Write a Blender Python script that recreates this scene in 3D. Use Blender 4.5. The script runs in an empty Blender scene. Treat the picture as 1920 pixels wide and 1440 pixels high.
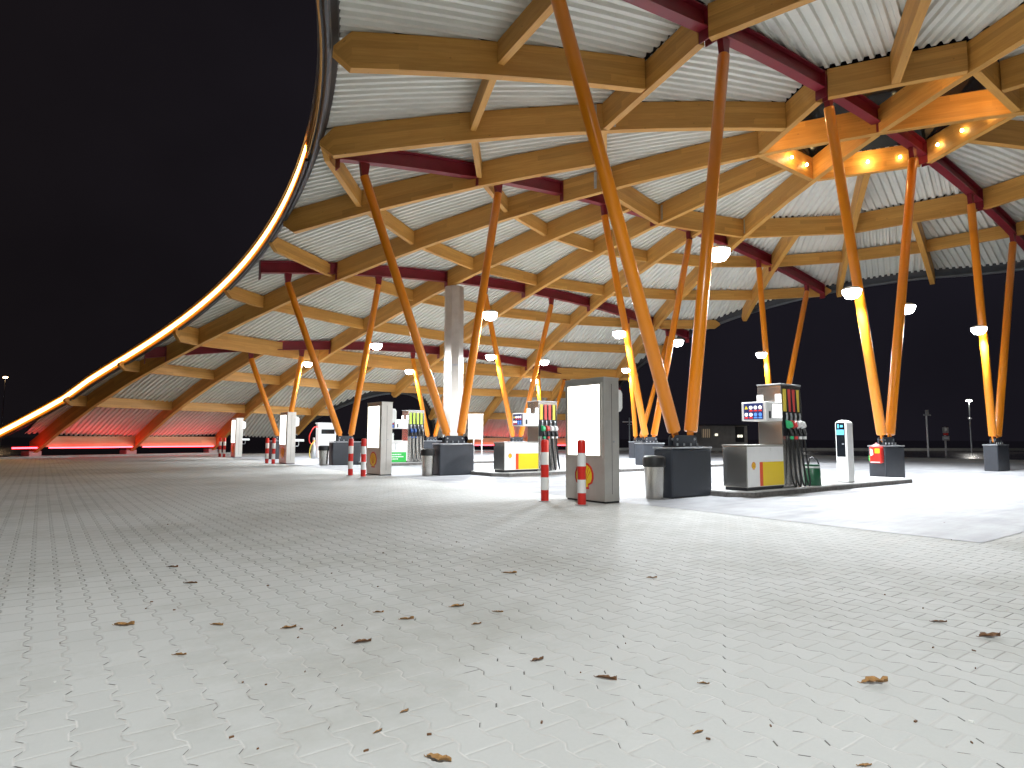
import bpy, math, random
from mathutils import Vector, Matrix
R=random.Random(7)
C=bpy.context.scene.collection
sc=bpy.context.scene
pi=math.pi
# ------------------------------------------------------------------ camera, world, exposure
CAM=Vector((-9.962,-7.837,1.1)); TH=.0861; ROLL=.0037; PH=.9307
fw=Vector((math.cos(PH),math.sin(PH),0)); rt=Vector((math.sin(PH),-math.cos(PH),0)); up=Vector((0,0,1))
F=fw*math.cos(TH)+up*math.sin(TH); U=up*math.cos(TH)-fw*math.sin(TH)
R2=rt*math.cos(ROLL)+U*math.sin(ROLL); U2=U*math.cos(ROLL)-rt*math.sin(ROLL)
cd=bpy.data.cameras.new('camera'); cam=bpy.data.objects.new('camera',cd); C.objects.link(cam)
M=Matrix.Identity(4)
for i in range(3): M[i][0]=R2[i]; M[i][1]=U2[i]; M[i][2]=-F[i]; M[i][3]=CAM[i]
cam.matrix_world=M
cd.sensor_width=36; cd.lens=1180/1920*36; cd.clip_start=.05; cd.clip_end=2000
sc.camera=cam
w=bpy.data.worlds.new('World'); sc.world=w; w.use_nodes=True
bg=w.node_tree.nodes['Background']
SKYN=w.node_tree.nodes; SKYL=w.node_tree.links
tc=SKYN.new('ShaderNodeTexCoord'); sx=SKYN.new('ShaderNodeSeparateXYZ'); SKYL.new(tc.outputs['Generated'],sx.inputs[0])
mr=SKYN.new('ShaderNodeMapRange'); mr.inputs[1].default_value=-.6; mr.inputs[2].default_value=.9; SKYL.new(sx.outputs[0],mr.inputs[0])
mx=SKYN.new('ShaderNodeMix'); mx.data_type='RGBA'; SKYL.new(mr.outputs[0],mx.inputs[0])
mx.inputs[6].default_value=(.0072,.0052,.0050,1); mx.inputs[7].default_value=(.0098,.0088,.0130,1)
cn=SKYN.new('ShaderNodeTexNoise'); cn.inputs['Scale'].default_value=2.2; cn.inputs['Detail'].default_value=5; SKYL.new(tc.outputs['Generated'],cn.inputs['Vector'])
cm=SKYN.new('ShaderNodeMapRange'); cm.inputs[1].default_value=.3; cm.inputs[2].default_value=.75; cm.inputs[3].default_value=.72; cm.inputs[4].default_value=1.35; SKYL.new(cn.outputs['Fac'],cm.inputs[0]); SKYL.new(cm.outputs[0],bg.inputs[1])
SKYL.new(mx.outputs[2],bg.inputs[0]); 
sc.view_settings.view_transform='Standard'; sc.view_settings.look='None'; sc.view_settings.exposure=0; sc.view_settings.gamma=1
K_RED=6.5; K_FLOOD=2450; K_YARD_FILL=12500
# ------------------------------------------------------------------ materials
def mat(name,col=(.5,.5,.5),rough=.5,metal=0,emit=None,es=1,spec=.5,noise=None,bump=0,coat=0):
    m=bpy.data.materials.new(name); m.use_nodes=True; n=m.node_tree.nodes; l=m.node_tree.links
    b=n['Principled BSDF']; b.inputs['Base Color'].default_value=(*col,1); b.inputs['Roughness'].default_value=rough
    b.inputs['Metallic'].default_value=metal; b.inputs['Specular IOR Level'].default_value=spec
    if coat: b.inputs['Coat Weight'].default_value=coat; b.inputs['Coat Roughness'].default_value=.15
    if emit: b.inputs['Emission Color'].default_value=(*emit,1); b.inputs['Emission Strength'].default_value=es
    if noise:
        sc_,amt=noise
        t=n.new('ShaderNodeTexCoord'); nz=n.new('ShaderNodeTexNoise'); nz.inputs['Scale'].default_value=sc_; nz.inputs['Detail'].default_value=6; nz.inputs['Roughness'].default_value=.65
        l.new(t.outputs['Object'],nz.inputs['Vector'])
        cr=n.new('ShaderNodeValToRGB'); cr.color_ramp.elements[0].position=.3; cr.color_ramp.elements[1].position=.72
        cr.color_ramp.elements[0].color=(*[c*(1-amt) for c in col],1); cr.color_ramp.elements[1].color=(*[min(1,c*(1+amt*.6)) for c in col],1)
        l.new(nz.outputs['Fac'],cr.inputs[0]); l.new(cr.outputs[0],b.inputs['Base Color'])
        ml=n.new('ShaderNodeMath'); ml.operation='MULTIPLY_ADD'; ml.inputs[1].default_value=.3; ml.inputs[2].default_value=max(.02,rough-.15); l.new(nz.outputs['Fac'],ml.inputs[0]); l.new(ml.outputs[0],b.inputs['Roughness'])
        if bump:
            bp=n.new('ShaderNodeBump'); bp.inputs['Strength'].default_value=bump; bp.inputs['Distance'].default_value=.01
            l.new(nz.outputs['Fac'],bp.inputs['Height']); l.new(bp.outputs[0],b.inputs['Normal'])
    return m
class NT:
    def __init__(s,m): s.n=m.node_tree.nodes; s.l=m.node_tree.links
    def math(s,op,a,b=0,c=0,clamp=False):
        x=s.n.new('ShaderNodeMath'); x.operation=op; x.use_clamp=clamp
        for i,v in enumerate((a,b,c)):
            if isinstance(v,(int,float)): x.inputs[i].default_value=v
            else: s.l.new(v,x.inputs[i])
        return x.outputs[0]
    def noise(s,vec,scale,detail=4,rough=.6):
        x=s.n.new('ShaderNodeTexNoise'); x.inputs['Scale'].default_value=scale; x.inputs['Detail'].default_value=detail; x.inputs['Roughness'].default_value=rough
        s.l.new(vec,x.inputs['Vector']); return x.outputs['Fac']
    def ramp(s,v,stops):
        x=s.n.new('ShaderNodeValToRGB'); e=x.color_ramp.elements
        while len(e)<len(stops): e.new(.5)
        for q,(p,c) in zip(e,stops): q.position=p; q.color=(*c,1)
        s.l.new(v,x.inputs[0]); return x.outputs[0]
    def mix(s,f,a,b,blend='MIX'):
        x=s.n.new('ShaderNodeMix'); x.data_type='RGBA'; x.blend_type=blend
        for i,v in ((0,f),(6,a),(7,b)):
            if isinstance(v,(int,float)): x.inputs[i].default_value=v
            elif isinstance(v,tuple): x.inputs[i].default_value=(*v,1)
            else: s.l.new(v,x.inputs[i])
        return x.outputs[2]
def wood_mat(name,c0,c1,rough=.55):
    m=mat(name,c0,rough); t=NT(m); b=t.n['Principled BSDF']
    uv=t.n.new('ShaderNodeUVMap').outputs[0]
    mp=t.n.new('ShaderNodeMapping'); t.l.new(uv,mp.inputs[0]); mp.inputs['Scale'].default_value=(.55,9,1)
    oi=t.n.new('ShaderNodeObjectInfo'); ad=t.n.new('ShaderNodeVectorMath'); t.l.new(mp.outputs[0],ad.inputs[0])
    sc_=t.n.new('ShaderNodeVectorMath'); sc_.operation='SCALE'; sc_.inputs[0].default_value=(37,11,5); t.l.new(oi.outputs['Random'],sc_.inputs['Scale']); t.l.new(sc_.outputs[0],ad.inputs[1])
    f=t.noise(ad.outputs[0],2.2,7,.65)
    col=t.ramp(f,[(.25,c0),(.75,c1)])
    sp=t.n.new('ShaderNodeSeparateXYZ'); t.l.new(uv,sp.inputs[0])
    lam=t.math('FLOOR',t.math('DIVIDE',sp.outputs[1],.16))
    brd=t.math('FLOOR',t.math('ADD',t.math('DIVIDE',sp.outputs[0],3.7),t.math('MULTIPLY',lam,.37)))
    cb=t.n.new('ShaderNodeCombineXYZ'); t.l.new(lam,cb.inputs[0]); t.l.new(brd,cb.inputs[1]); t.l.new(oi.outputs['Random'],cb.inputs[2])
    wn=t.n.new('ShaderNodeTexWhiteNoise'); t.l.new(cb.outputs[0],wn.inputs['Vector'])
    col=t.mix(1,col,t.ramp(wn.outputs['Value'],[(0,(.76,.74,.70)),(1,(1.0,1.0,1.0))]),'MULTIPLY')
    kn=t.n.new('ShaderNodeTexVoronoi'); kn.inputs['Scale'].default_value=1.0
    mp2=t.n.new('ShaderNodeMapping'); t.l.new(ad.outputs[0],mp2.inputs[0]); mp2.inputs['Scale'].default_value=(3.2,.42,1); t.l.new(mp2.outputs[0],kn.inputs['Vector'])
    kf=t.math('LESS_THAN',kn.outputs['Distance'],.05)
    col=t.mix(t.math('MULTIPLY',kf,.55),col,(.12,.05,.015))
    t.l.new(col,b.inputs['Base Color'])
    return m
WOOD=wood_mat('glulam timber',(.54,.248,.045),(.70,.375,.086))
WOODP=wood_mat('pale board',(.50,.33,.16),(.60,.42,.22))
DECK=mat('white painted sheet',(.70,.69,.62),.42,0,noise=(.9,.10))
REDST=mat('dark red steel',(.20,.012,.022),.38,noise=(2,.2))
ORANGE=mat('orange paint',(.84,.265,.011),.30,coat=.3)
ANTH=mat('anthracite panel',(.035,.04,.05),.42,noise=(3,.2))
BLACKM=mat('black metal',(.015,.015,.018),.45,noise=(4,.3))
GUTM=mat('grey gutter metal',(.10,.105,.11),.35,.6,noise=(4,.2))
YFAS=mat('fascia with painted glow',(.55,.27,.05),.4,.3,noise=(3,.2))  # golden tone stands in for light-strip glow on the fascia
def steel_mat(name,vertical=True):
    m=mat(name,(.56,.54,.50),.42,.7); t=NT(m); b=t.n['Principled BSDF']
    tcn=t.n.new('ShaderNodeTexCoord'); mp=t.n.new('ShaderNodeMapping'); t.l.new(tcn.outputs['Object'],mp.inputs[0])
    mp.inputs['Scale'].default_value=(60,60,.6) if vertical else (.6,60,60)
    f=t.noise(mp.outputs[0],3,5); g=t.noise(tcn.outputs['Object'],2.5,4)
    t.l.new(t.ramp(t.math('MULTIPLY_ADD',g,.6,t.math('MULTIPLY',f,.4)),[(.3,(.47,.45,.41)),(.7,(.62,.60,.555))]),b.inputs['Base Color'])
    t.l.new(t.math('MULTIPLY_ADD',f,.2,.36),b.inputs['Roughness'])
    return m
STEEL=steel_mat('brushed stainless steel')
STEELP=steel_mat('polished stainless steel'); _b=STEELP.node_tree.nodes['Principled BSDF']; _b.inputs['Metallic'].default_value=.96
for _l in list(STEELP.node_tree.links):
    if _l.to_socket==_b.inputs['Roughness']: STEELP.node_tree.links.remove(_l)
_b.inputs['Roughness'].default_value=.27
GALV=mat('galvanised steel',(.5,.52,.54),.4,.8,noise=(6,.25))
WHITE=mat('white enamel',(.78,.78,.76),.32,noise=(2,.06))
CREAM=mat('white plastic',(.72,.73,.70),.4)
RED=mat('red paint',(.62,.02,.012),.35,noise=(8,.12))
YEL=mat('yellow panel',(.82,.58,.012),.35)
ORED=mat('orange red stripe',(.70,.07,.012),.35)
RUB=mat('black rubber',(.012,.012,.012),.5,noise=(9,.3))
GREENP=mat('green panel',(.02,.42,.06),.4)
GREENC=mat('dark green plastic',(.012,.09,.04),.35)
NGREEN=mat('green nozzle cover',(.03,.42,.16),.4)
NRED=mat('red nozzle cover',(.62,.05,.05),.4)
LIME=mat('lime label',(.45,.62,.06),.4)
YLAB=mat('yellow label',(.75,.58,.08),.4)
PINK=mat('red label',(.65,.08,.07),.4)
NBLUE=mat('blue nozzle cover',(.02,.08,.30),.35)
GLASSD=mat('dark glass',(.01,.012,.015),.08)
CONC=mat('concrete',(.42,.42,.40),.8,noise=(3,.2),bump=.2)
ISL=mat('island concrete',(.55,.55,.54),.75,noise=(2.5,.18),bump=.15)
KERB=mat('dark rough kerb stone',(.16,.15,.14),.9,noise=(14,.5),bump=.6)
PANEL=mat('lit poster panel',(.9,.9,.85),.4,emit=(1,.965,.84),es=4)
SCREEN=mat('lit display',(.8,.8,.8),.3,emit=(1,1,1),es=2.2)
BLUESC=mat('blue lit display',(.1,.4,.6),.3,emit=(.15,.55,.9),es=.7)
DKBLUE=mat('dark blue board',(.01,.02,.09),.4,emit=(.02,.04,.16),es=.6)
ICONW=mat('white icon',(.9,.9,.9),.4,emit=(1,1,1),es=1.1)
ICONR=mat('red icon bar',(.7,.03,.02),.4,emit=(.9,.05,.03),es=.6)
ICONY=mat('yellow icon',(.8,.6,.03),.4,emit=(.9,.6,.03),es=.6)
ICONB=mat('blue icon',(.1,.3,.8),.4,emit=(.1,.3,.9),es=.8)
LAMPM=mat('floodlight lens',(1,1,1),.3,emit=(.93,.96,1),es=40)
LEDW=mat('warm light strip',(1,.8,.5),.4,emit=(1,.54,.15),es=15)
AMBER_GLOW=mat('amber glow band',(.8,.35,.05),.4,emit=(1,.30,.02),es=.9)  # orange bloom around the light strip, imitated by a glowing band
LEDR=mat('red light tube',(1,.2,.2),.4,emit=(1,.03,.045),es=18)
BULB=mat('warm bulb',(1,.9,.7),.3,emit=(1,.72,.35),es=60)
STARW=mat('street lamp lens',(1,1,1),.3,emit=(1,.98,.9),es=80)
STARO=mat('sodium lamp lens',(1,.8,.5),.3,emit=(1,.6,.28),es=60)
LEAF=mat('dry leaf',(.32,.17,.055),.7,noise=(30,.45))
LEAFD=mat('dark dry leaf',(.16,.075,.03),.7,noise=(30,.45))
ASPH=mat('glossy asphalt',(.09,.082,.075),.22,spec=.8)  # gloss set so the far ground reflects the sky
BUILD=mat('grey render',(.22,.21,.20),.8,noise=(2,.25))
WIN=mat('lit window',(.9,.9,.8),.4,emit=(1,.95,.75),es=1.4)
WIND=mat('dim lit window',(.5,.4,.3),.4,emit=(.5,.38,.25),es=.25)
# paving of bone-shaped stones: alternating waved joints along y, straight joints along x
def paving():
    m=mat('bone shaped paving stones',(.4,.4,.38),.75); t=NT(m); b=t.n['Principled BSDF']
    pos=t.n.new('ShaderNodeNewGeometry').outputs['Position']
    wob=t.n.new('ShaderNodeTexNoise'); wob.inputs['Scale'].default_value=5; wob.inputs['Detail'].default_value=2; t.l.new(pos,wob.inputs['Vector'])
    sub=t.n.new('ShaderNodeVectorMath'); sub.operation='SUBTRACT'; t.l.new(wob.outputs['Color'],sub.inputs[0]); sub.inputs[1].default_value=(.5,.5,.5)
    scl=t.n.new('ShaderNodeVectorMath'); scl.operation='SCALE'; t.l.new(sub.outputs[0],scl.inputs[0]); scl.inputs['Scale'].default_value=.006
    ad=t.n.new('ShaderNodeVectorMath'); t.l.new(pos,ad.inputs[0]); t.l.new(scl.outputs[0],ad.inputs[1])
    s=t.n.new('ShaderNodeSeparateXYZ'); t.l.new(ad.outputs[0],s.inputs[0])
    PU,PV=.157,.2165
    pu=t.math('DIVIDE',t.math('ADD',s.outputs[0],9.807+157),PU); pv=t.math('DIVIDE',t.math('ADD',s.outputs[1],5.035+216.5),PV)
    k=t.math('ROUND',pu); par=t.math('MODULO',k,2); sg=t.math('SUBTRACT',1,t.math('MULTIPLY',par,2))
    tri=t.math('SUBTRACT',t.math('MULTIPLY',t.math('ABSOLUTE',t.math('SUBTRACT',t.math('FRACT',pv),.5)),4),1)
    T=t.math('MINIMUM',t.math('MAXIMUM',t.math('MULTIPLY',tri,2.6),-1),1)
    dl=t.math('SUBTRACT',t.math('SUBTRACT',pu,k),t.math('MULTIPLY',t.math('MULTIPLY',sg,T),.095))
    d1=t.math('MULTIPLY',t.math('ABSOLUTE',dl),PU)
    c=t.math('SUBTRACT',k,t.math('LESS_THAN',dl,0)); cp=t.math('MODULO',c,2)
    fv=t.math('FRACT',t.math('ADD',pv,t.math('MULTIPLY',t.math('SUBTRACT',1,cp),.5)))
    d2=t.math('MULTIPLY',t.math('SUBTRACT',.5,t.math('ABSOLUTE',t.math('SUBTRACT',fv,.5))),PV)
    d=t.math('MINIMUM',d1,d2)
    row=t.math('FLOOR',t.math('ADD',pv,t.math('MULTIPLY',t.math('SUBTRACT',1,cp),.5)))
    cb=t.n.new('ShaderNodeCombineXYZ'); t.l.new(c,cb.inputs[0]); t.l.new(row,cb.inputs[1])
    wn=t.n.new('ShaderNodeTexWhiteNoise'); t.l.new(cb.outputs[0],wn.inputs['Vector'])
    big=t.noise(pos,.5,5,.6); fine=t.noise(pos,60,3,.7)
    col=t.ramp(t.math('ADD',t.math('MULTIPLY',big,.5),t.math('ADD',t.math('MULTIPLY',fine,.3),t.math('MULTIPLY',wn.outputs['Value'],.2))),[(.22,(.40,.405,.385)),(.75,(.48,.485,.465))])
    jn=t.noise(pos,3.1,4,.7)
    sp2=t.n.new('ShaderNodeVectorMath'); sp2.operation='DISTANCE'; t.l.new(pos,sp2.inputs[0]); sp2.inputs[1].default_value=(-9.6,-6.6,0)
    far_shade=t.math('DIVIDE',t.math('SUBTRACT',t.math('ADD',sp2.outputs['Value'],t.math('MULTIPLY',jn,2.5)),3.6),2.2,clamp=True)  # joint shade painted in: darker with distance from a point near the camera
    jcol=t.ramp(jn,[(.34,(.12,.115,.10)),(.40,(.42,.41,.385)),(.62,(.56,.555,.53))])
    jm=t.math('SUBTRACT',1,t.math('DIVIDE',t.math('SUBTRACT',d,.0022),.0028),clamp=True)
    jcol=t.mix(far_shade,jcol,(.11,.105,.09)); jm=t.math('MULTIPLY',jm,t.math('SUBTRACT',1,t.math('MULTIPLY',far_shade,t.math('MULTIPLY',t.math('GREATER_THAN',jn,.56),.6))))
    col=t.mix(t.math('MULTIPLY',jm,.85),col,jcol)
    tick=t.math('MULTIPLY',t.math('LESS_THAN',t.math('ABSOLUTE',tri),.3),t.math('MULTIPLY',t.math('LESS_THAN',d1,.0042),t.math('GREATER_THAN',t.math('ADD',wn.outputs['Value'],jn),1.18)))
    col=t.mix(t.math('MULTIPLY',tick,.9),col,(.04,.036,.03))
    sm=t.noise(pos,.38,7,.72); col=t.mix(1,col,t.ramp(sm,[(.36,(.80,.79,.76)),(.52,(1,1,1))]),'MULTIPLY')
    st=t.noise(pos,1.7,6,.7); col=t.mix(t.math('MULTIPLY',t.math('GREATER_THAN',st,.71),.35),col,(.15,.145,.13))
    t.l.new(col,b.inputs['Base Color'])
    h=t.math('MINIMUM',t.math('DIVIDE',d,.011),1)
    h=t.math('ADD',h,t.math('ADD',t.math('MULTIPLY',fine,.12),t.math('MULTIPLY',wn.outputs['Value'],.12)))
    bp=t.n.new('ShaderNodeBump'); bp.inputs['Strength'].default_value=.55; bp.inputs['Distance'].default_value=.005
    t.l.new(h,bp.inputs['Height']); t.l.new(bp.outputs[0],b.inputs['Normal'])
    return m
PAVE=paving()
def slab():
    m=mat('cast concrete slabs',(.5,.5,.5),.6); t=NT(m); b=t.n['Principled BSDF']
    pos=t.n.new('ShaderNodeNewGeometry').outputs['Position']
    s=t.n.new('ShaderNodeSeparateXYZ'); t.l.new(pos,s.inputs[0])
    def dist(o,p): return t.math('MULTIPLY',t.math('SUBTRACT',.5,t.math('ABSOLUTE',t.math('SUBTRACT',t.math('FRACT',t.math('DIVIDE',o,p)),.5))),p)
    d=t.math('MINIMUM',dist(t.math('ADD',s.outputs[0],101.85),3.0),dist(t.math('ADD',s.outputs[1],105.35),2.5))
    j=t.math('LESS_THAN',d,.008)
    mp=t.n.new('ShaderNodeMapping'); t.l.new(pos,mp.inputs[0]); mp.inputs['Scale'].default_value=(.25,2.2,1)
    a=t.noise(mp.outputs[0],1.2,6,.7); f=t.noise(pos,1.1,6,.7)
    col=t.ramp(t.math('ADD',t.math('MULTIPLY',a,.55),t.math('MULTIPLY',f,.45)),[(.34,(.14,.145,.155)),(.62,(.32,.325,.335))])
    col=t.mix(t.math('MULTIPLY',j,.6),col,(.1,.1,.1)); t.l.new(col,b.inputs['Base Color'])
    return m
SLAB=slab()
# ------------------------------------------------------------------ mesh helpers
class MB:
    def __init__(s): s.v=[]; s.f=[]; s.uv=[]; s.mi=[]
    def face(s,pts,uv=None,mi=0):
        i=len(s.v); s.v+= [tuple(p) for p in pts]; s.f.append(tuple(range(i,i+len(pts)))); s.uv.append(uv or [(0,0)]*len(pts)); s.mi.append(mi)
    def box(s,c,d,rz=0,mi=0,ry=0,taper=1):
        x,y,z=[q/2 for q in d]; m=Matrix.Rotation(rz,3,'Z')@Matrix.Rotation(ry,3,'Y')
        P=[]
        for sz in (-1,1):
            k=1 if sz<0 else taper
            for sx_,sy in ((-1,-1),(1,-1),(1,1),(-1,1)): P.append(Vector(c)+m@Vector((sx_*x*k,sy*y*k,sz*z)))
        i=len(s.v); s.v+=[tuple(p) for p in P]
        for f in ((3,2,1,0),(4,5,6,7),(0,1,5,4),(1,2,6,5),(2,3,7,6),(3,0,4,7)):
            s.f.append(tuple(i+q for q in f)); s.uv.append([(0,0),(1,0),(1,1),(0,1)]); s.mi.append(mi)
        return s
    def tube(s,path,r,n=12,mi=0,caps=True):
        path=[Vector(p) for p in path]; rs=r if isinstance(r,(list,tuple)) else [r]*len(path)
        base=len(s.v); a0=None
        for i,p in enumerate(path):
            d=(path[min(i+1,len(path)-1)]-path[max(i-1,0)]).normalized()
            if a0 is None: a0=d.orthogonal().normalized()
            a=(a0-d*a0.dot(d)).normalized(); b=d.cross(a); a0=a
            for k in range(n):
                t=2*pi*k/n; s.v.append(tuple(p+(a*math.cos(t)+b*math.sin(t))*rs[i]))
        for i in range(len(path)-1):
            for k in range(n):
                k2=(k+1)%n; s.f.append((base+i*n+k,base+i*n+k2,base+(i+1)*n+k2,base+(i+1)*n+k)); s.uv.append([(0,0)]*4); s.mi.append(mi)
        if caps:
            s.f.append(tuple(base+k for k in reversed(range(n)))); s.uv.append([(0,0)]*n); s.mi.append(mi)
            e=base+(len(path)-1)*n; s.f.append(tuple(e+k for k in range(n))); s.uv.append([(0,0)]*n); s.mi.append(mi)
        return s
    def lathe(s,prof,c=(0,0,0),n=24,mi=0):
        base=len(s.v)
        for r,z in prof:
            for k in range(n): t=2*pi*k/n; s.v.append((c[0]+r*math.cos(t),c[1]+r*math.sin(t),c[2]+z))
        for i in range(len(prof)-1):
            for k in range(n):
                k2=(k+1)%n; s.f.append((base+i*n+k,base+i*n+k2,base+(i+1)*n+k2,base+(i+1)*n+k)); s.uv.append([(0,0)]*4); s.mi.append(mi)
        s.f.append(tuple(base+k for k in reversed(range(n)))); s.uv.append([(0,0)]*n); s.mi.append(mi)
        e=base+(len(prof)-1)*n; s.f.append(tuple(e+k for k in range(n))); s.uv.append([(0,0)]*n); s.mi.append(mi)
        return s
    def poly(s,pts2,axis,h0,h1,mi=0):
        """extrude a 2-D outline along an axis ('x','y' or 'z') from h0 to h1"""
        def p3(p,h): return {'x':(h,p[0],p[1]),'y':(p[0],h,p[1]),'z':(p[0],p[1],h)}[axis]
        n=len(pts2); i=len(s.v); s.v+=[p3(p,h0) for p in pts2]+[p3(p,h1) for p in pts2]
        s.f.append(tuple(i+k for k in range(n))); s.f.append(tuple(i+n+k for k in reversed(range(n)))); s.uv+=[[(0,0)]*n]*2; s.mi+=[mi]*2
        for k in range(n):
            k2=(k+1)%n; s.f.append((i+k,i+n+k,i+n+k2,i+k2)); s.uv.append([(0,0)]*4); s.mi.append(mi)
        return s
    def build(s,name,mats,parent=None,smooth=False,bevel=0,fix=True):
        me=bpy.data.meshes.new(name); me.from_pydata(s.v,[],s.f)
        for m in (mats if isinstance(mats,(list,tuple)) else [mats]): me.materials.append(m)
        me.polygons.foreach_set('material_index',s.mi)
        ul=me.uv_layers.new(name='UVMap'); ul.data.foreach_set('uv',[q for f in s.uv for p in f for q in p])
        if smooth: me.polygons.foreach_set('use_smooth',[True]*len(s.f))
        me.update()
        if fix:
            import bmesh
            b=bmesh.new(); b.from_mesh(me); bmesh.ops.recalc_face_normals(b,faces=b.faces); b.to_mesh(me); b.free()
        o=bpy.data.objects.new(name,me); C.objects.link(o)
        if parent: o.parent=parent
        if bevel:
            bm_=o.modifiers.new('bevel','BEVEL'); bm_.width=bevel; bm_.segments=2; bm_.limit_method='ANGLE'
        if smooth:
            es=o.modifiers.new('split','EDGE_SPLIT'); es.split_angle=math.radians(40)
        return o
def tag(o,label=None,cat=None,group=None,kind=None):
    if label: o['label']=label
    if cat: o['category']=cat
    if group: o['group']=group
    if kind: o['kind']=kind
    return o
def thing(name,label,cat,loc=(0,0,0),rz=0,group=None):
    o=bpy.data.objects.new(name,None); C.objects.link(o); o.location=loc; o.rotation_euler=(0,0,rz); o.empty_display_size=.2
    return tag(o,label,cat,group)
def lamp(name,kind,loc,power,col,parent=None,radius=.1,aim=None,angle=None,blend=.3,size=None):
    ld=bpy.data.lights.new(name,kind); ld.energy=power; ld.color=col
    if kind in('POINT','SPOT'): ld.shadow_soft_size=radius
    if kind=='SPOT': ld.spot_size=math.radians(angle); ld.spot_blend=blend
    if kind=='AREA': ld.shape='RECTANGLE'; ld.size,ld.size_y=size
    o=bpy.data.objects.new(name,ld); C.objects.link(o); o.location=loc
    if aim is not None: o.rotation_euler=(Vector(aim)-Vector(loc)).to_track_quat('-Z','Y').to_euler()
    if parent: o.parent=parent
    return o
def copy_tree(o,parent=None):
    c=o.copy(); C.objects.link(c); c.parent=parent
    for ch in list(o.children): copy_tree(ch,c)
    return c
# ------------------------------------------------------------------ dome geometry
CU,CV=9.3,0.0
def Sr(r): return 10.05-.0067*r*r+4.5e-7*r**4-.0107*max(0,r-31)**2
def catmull(P,n=6):
    out=[]
    for i in range(len(P)-1):
        a,b,c_,d=P[max(i-1,0)],P[i],P[i+1],P[min(i+2,len(P)-1)]
        for k in range(n):
            t=k/n; out.append(tuple(.5*((2*b[j])+(-a[j]+c_[j])*t+(2*a[j]-5*b[j]+4*c_[j]-d[j])*t*t+(-a[j]+3*b[j]-3*c_[j]+d[j])*t**3) for j in range(len(b))))
    out.append(P[-1]); return out
def edge_u(v):   # how far the curved edge stands from the hub, along the column lines
    f=lambda v:sum(c*(v/40)**n for n,c in enumerate((17.2894,-26.1451,69.3889,-130.861,180.8497,-84.8487)))
    if v>3: return f(v)
    b=(f(3.01)-f(2.99))/.02/6; return f(3)-b*9+b*v*v
ATD=[(math.degrees(math.atan2(v,edge_u(v))),math.hypot(v,edge_u(v))) for v in [.75*q for q in range(40)]]+[(58.70,36.6),(58.78,38.9)]
AMAX=58.78
def rb(th):
    th=th%360
    if th>180: th=360-th
    a=min(th,180-th)
    if a<AMAX:
        for i in range(len(ATD)-1):
            if ATD[i][0]<=a<=ATD[i+1][0]:
                t=(a-ATD[i][0])/(ATD[i+1][0]-ATD[i][0]+1e-9); return ATD[i][1]*(1-t)+ATD[i+1][1]*t
        return 38.9
    be=abs(th-89); return min(38.9,32.0+.079*be*be)
def pol2(th,r): a=math.radians(th); return r*math.cos(a),r*math.sin(a)
def march(x0,y0,dx,dy,s0,s1,marg):
    def inside(s):
        x,y=x0+dx*s,y0+dy*s; return math.hypot(x,y)<rb(math.degrees(math.atan2(y,x)))-marg
    if not inside(s0): return None
    s=s0
    while s<s1:
        n=min(s+.25,s1)
        if not inside(n):
            a,b=s,n
            for _ in range(12):
                m=(a+b)/2
                if inside(m): a=m
                else: b=m
            return a
        s=n
    return s1
roof=thing('canopy_roof','large domed timber canopy with white corrugated sheets and a warm light strip along its curved edge','roof',(CU,CV,0))
# deck panels
def deck_panel(phi,half,s_start,s_end,dz=.80):
    a=math.radians(phi); ex,ey=math.cos(a),math.sin(a); tx,ty=-ey,ex; th=math.tan(math.radians(half)); ch=math.cos(math.radians(half))
    pitch=.25; hgt=.085; T=s_end*th
    cols=[]; n=int(T/pitch)+2
    for k in range(-n,n+1):
        for o,h in ((0,0),(.095,0),(.125,hgt),(.22,hgt)): cols.append((k*pitch+o,h))
    mb=MB(); prev=None
    for t,h in cols:
        s0=max(s_start(t) if callable(s_start) else s_start,abs(t)/th+.0)
        if s0>=s_end: prev=None; continue
        s1=march(tx*t,ty*t,ex,ey,s0+.01,s_end,.34)
        if s1 is None or s1-s0<.05: prev=None; continue
        ns=max(2,int((s_end-3)/2.2)); col=[]
        for i in range(ns+1):
            s=s0+(s1-s0)*i/ns; col.append((tx*t+ex*s,ty*t+ey*s,Sr(s/ch)+dz+h))
        base=len(mb.v); mb.v+=col
        if prev is not None:
            for i in range(ns):
                mb.f.append((prev+i,base+i,base+i+1,prev+i+1)); mb.uv.append([(0,0)]*4); mb.mi.append(0)
        prev=base
    if mb.f: mb.build('roof_panel',DECK,roof,fix=False)
c15=math.cos(math.radians(15)); c75=math.cos(math.radians(7.5))
for k in range(12):
    phi=15+30*k; nrm=30+60*(k//2); dl=math.radians(nrm-phi)
    deck_panel(phi,15,lambda t,dl=dl:(2.95-t*math.sin(dl))/math.cos(dl),8.3*c15)
for k in range(24): deck_panel(7.5+15*k,7.5,8.3*c75 if False else 8.12,38.9*c75)
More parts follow.
